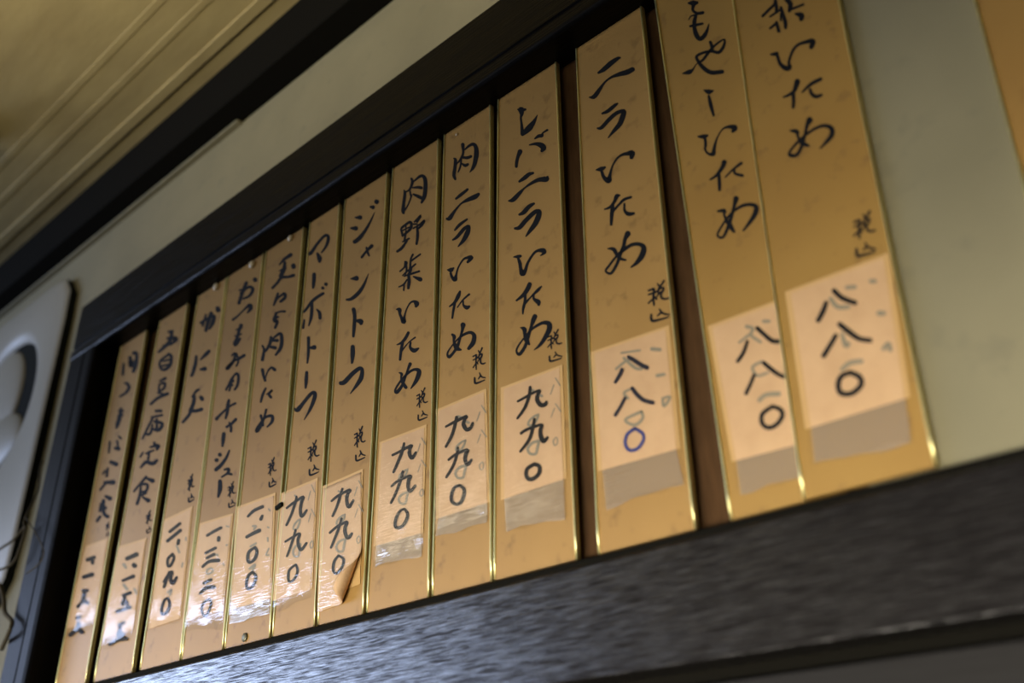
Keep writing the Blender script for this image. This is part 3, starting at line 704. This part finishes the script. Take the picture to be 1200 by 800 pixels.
tag(o, 'tiny black clip across the gilt edge between the 一、一〇〇 and マーボトーフ strips', 'clip')

# ------------------------------------------------------------------ white wall box with round recess
wb = empty('wall_box', (-1.44, WALL_Y, 0.278))
tag(wb, 'off-white square wall box with a round recess and dark opening, left of the dark frame', 'wall box')
BX1, BX0, BZ0, BZ1, BY = -1.243, -1.65, 0.278, 0.746, -0.001
cxr, czr, rr0 = -1.410, 0.577, 0.112
# front plate with a round hole, bevelled rim, dish behind
V = []; Fc = []; n = 48
def rrect(a, x0, x1, z0, z1, rad):
    """point of a rounded rectangle in direction a from its centre"""
    cx_, cz_ = (x0+x1)/2, (z0+z1)/2; hx, hz = (x1-x0)/2, (z1-z0)/2
    c_, s_ = math.cos(a), math.sin(a); p = 10.0
    t = (abs(c_/hx)**p + abs(s_/hz)**p)**(-1/p)
    return cx_ + c_*t, cz_ + s_*t
rings = []
def ring(fn, y):
    base = len(V)
    for k in range(n):
        a = 2*math.pi*k/n; x, z = fn(a); V.append((x, y, z))
    rings.append(base)
ring(lambda a: rrect(a, BX0, BX1, BZ0, BZ1, 0.02), BY+0.003)
ring(lambda a: rrect(a, BX0+0.003, BX1-0.003, BZ0+0.003, BZ1-0.003, 0.02), BY+0.0008)
ring(lambda a: rrect(a, BX0+0.008, BX1-0.008, BZ0+0.008, BZ1-0.008, 0.02), BY)
ring(lambda a: (cxr+rr0*1.10*math.cos(a), czr+rr0*1.10*math.sin(a)), BY)
ring(lambda a: (cxr+rr0*1.0*math.cos(a), czr+rr0*1.0*math.sin(a)), BY+0.003)
ring(lambda a: (cxr+rr0*0.95*math.cos(a), czr+rr0*0.95*math.sin(a)), BY+0.010)
for a, b in zip(rings, rings[1:]):
    for k in range(n): Fc.append((a+k, a+(k+1) % n, b+(k+1) % n, b+k))
fix_normals(link('housing', V, Fc, M['white'], wb, True))
V = []; Fc = []; rings = []
ring(lambda a: rrect(a, BX0+0.0004, BX1-0.0004, BZ0+0.0004, BZ1-0.0004, 0.02), WALL_Y)
ring(lambda a: rrect(a, BX0+0.0004, BX1-0.0004, BZ0+0.0004, BZ1-0.0004, 0.02), BY+0.0028)
for k in range(n): Fc.append((k, (k+1) % n, n+(k+1) % n, n+k))
o = fix_normals(link('side_band', V, Fc, M['black'], wb, True)); o['label'] = 'dark side band of the box'
V = [(cxr+rr0*0.97*math.cos(2*math.pi*k/n), BY+0.0095, czr+rr0*0.97*math.sin(2*math.pi*k/n)) for k in range(n)]
link('dark_opening', V, [tuple(range(n))], M['black'], wb)
def cover(name, dx, dz, rx, rz, ry):
    bm = bmesh.new(); bmesh.ops.create_uvsphere(bm, u_segments=28, v_segments=14, radius=1.0)
    for v_ in bm.verts: v_.co = Vector((v_.co.x*rx, v_.co.z*ry, v_.co.y*rz))
    bmesh.ops.recalc_face_normals(bm, faces=bm.faces)
    me = bpy.data.meshes.new(name); bm.to_mesh(me); bm.free()
    me.polygons.foreach_set('use_smooth', [True]*len(me.polygons)); me.materials.append(M['white'])
    o = bpy.data.objects.new(name, me); COL.objects.link(o); o.parent = wb
    o.location = Vector((cxr+dx, BY+0.0095, czr+dz)) - wb.location
cover('round_cover', -0.030, 0.022, 0.083, 0.083, 0.011)
cover('lower_cover', -0.004, -0.052, 0.094, 0.048, 0.012)

# cords
def cord(label, pts, r, name='cord'):
    o = tube(name, [at(p[0], p[1], p[2]) for p in pts], r, M['cord'])
    return tag(o, label, 'cord')
cord('thin dark cord hanging between the wall box and the frame post', [(50, 540, -0.01), (47, 549, -0.016), (44, 575, -0.02), (30, 606, -0.03), (28, 616, -0.03)], 0.0013)
cord('looped brown cord looping leftward from its knot beside the frame post', [(-14, 652, -0.03), (0, 643, -0.031), (16, 632, -0.032), (30, 617, -0.032), (24, 640, -0.032), (18, 655, -0.032), (8, 664, -0.031), (-14, 672, -0.03)], 0.0015)
cord('thin cord arching over the front of the dark frame post', [(30, 606, -0.034), (42, 625, -0.034), (51, 645, -0.034), (46, 660, -0.034), (31, 672, -0.034)], 0.0007)
cord('thick grey-brown cable rising at the lower left corner', [(-16, 680, -0.03), (-2, 684, -0.03), (4, 700, -0.03), (6, 718, -0.03), (14, 728, -0.03), (10, 742, -0.03), (2, 760, -0.02)], 0.0024, 'cable')

# dark fitting on the ceiling
ft = empty('ceiling_fitting', (-1.20, -0.185, ZC))
tag(ft, 'dark blurred fitting on the ceiling at the left edge', 'fitting')
def lathe(name, prof, loc, m, parent, n=24):
    V = []; Fc = []
    for r, z in prof:
        for k in range(n):
            a = 2*math.pi*k/n; V.append((loc[0]+r*math.cos(a), loc[1]+r*math.sin(a), loc[2]+z))
    for j in range(len(prof)-1):
        for k in range(n): Fc.append((j*n+k, j*n+(k+1) % n, (j+1)*n+(k+1) % n, (j+1)*n+k))
    Fc.append(tuple(range(n))); Fc.append(tuple((len(prof)-1)*n+k for k in range(n)))
    return fix_normals(link(name, V, Fc, m, parent, True))
lathe('base_plate', [(0.030, 0), (0.030, -0.006), (0.024, -0.009), (0.010, -0.010)], (-1.20, -0.185, ZC), M['black'], ft)
lathe('stem', [(0.010, -0.008), (0.008, -0.020), (0.013, -0.026), (0.004, -0.032)], (-1.20, -0.185, ZC), M['black'], ft)
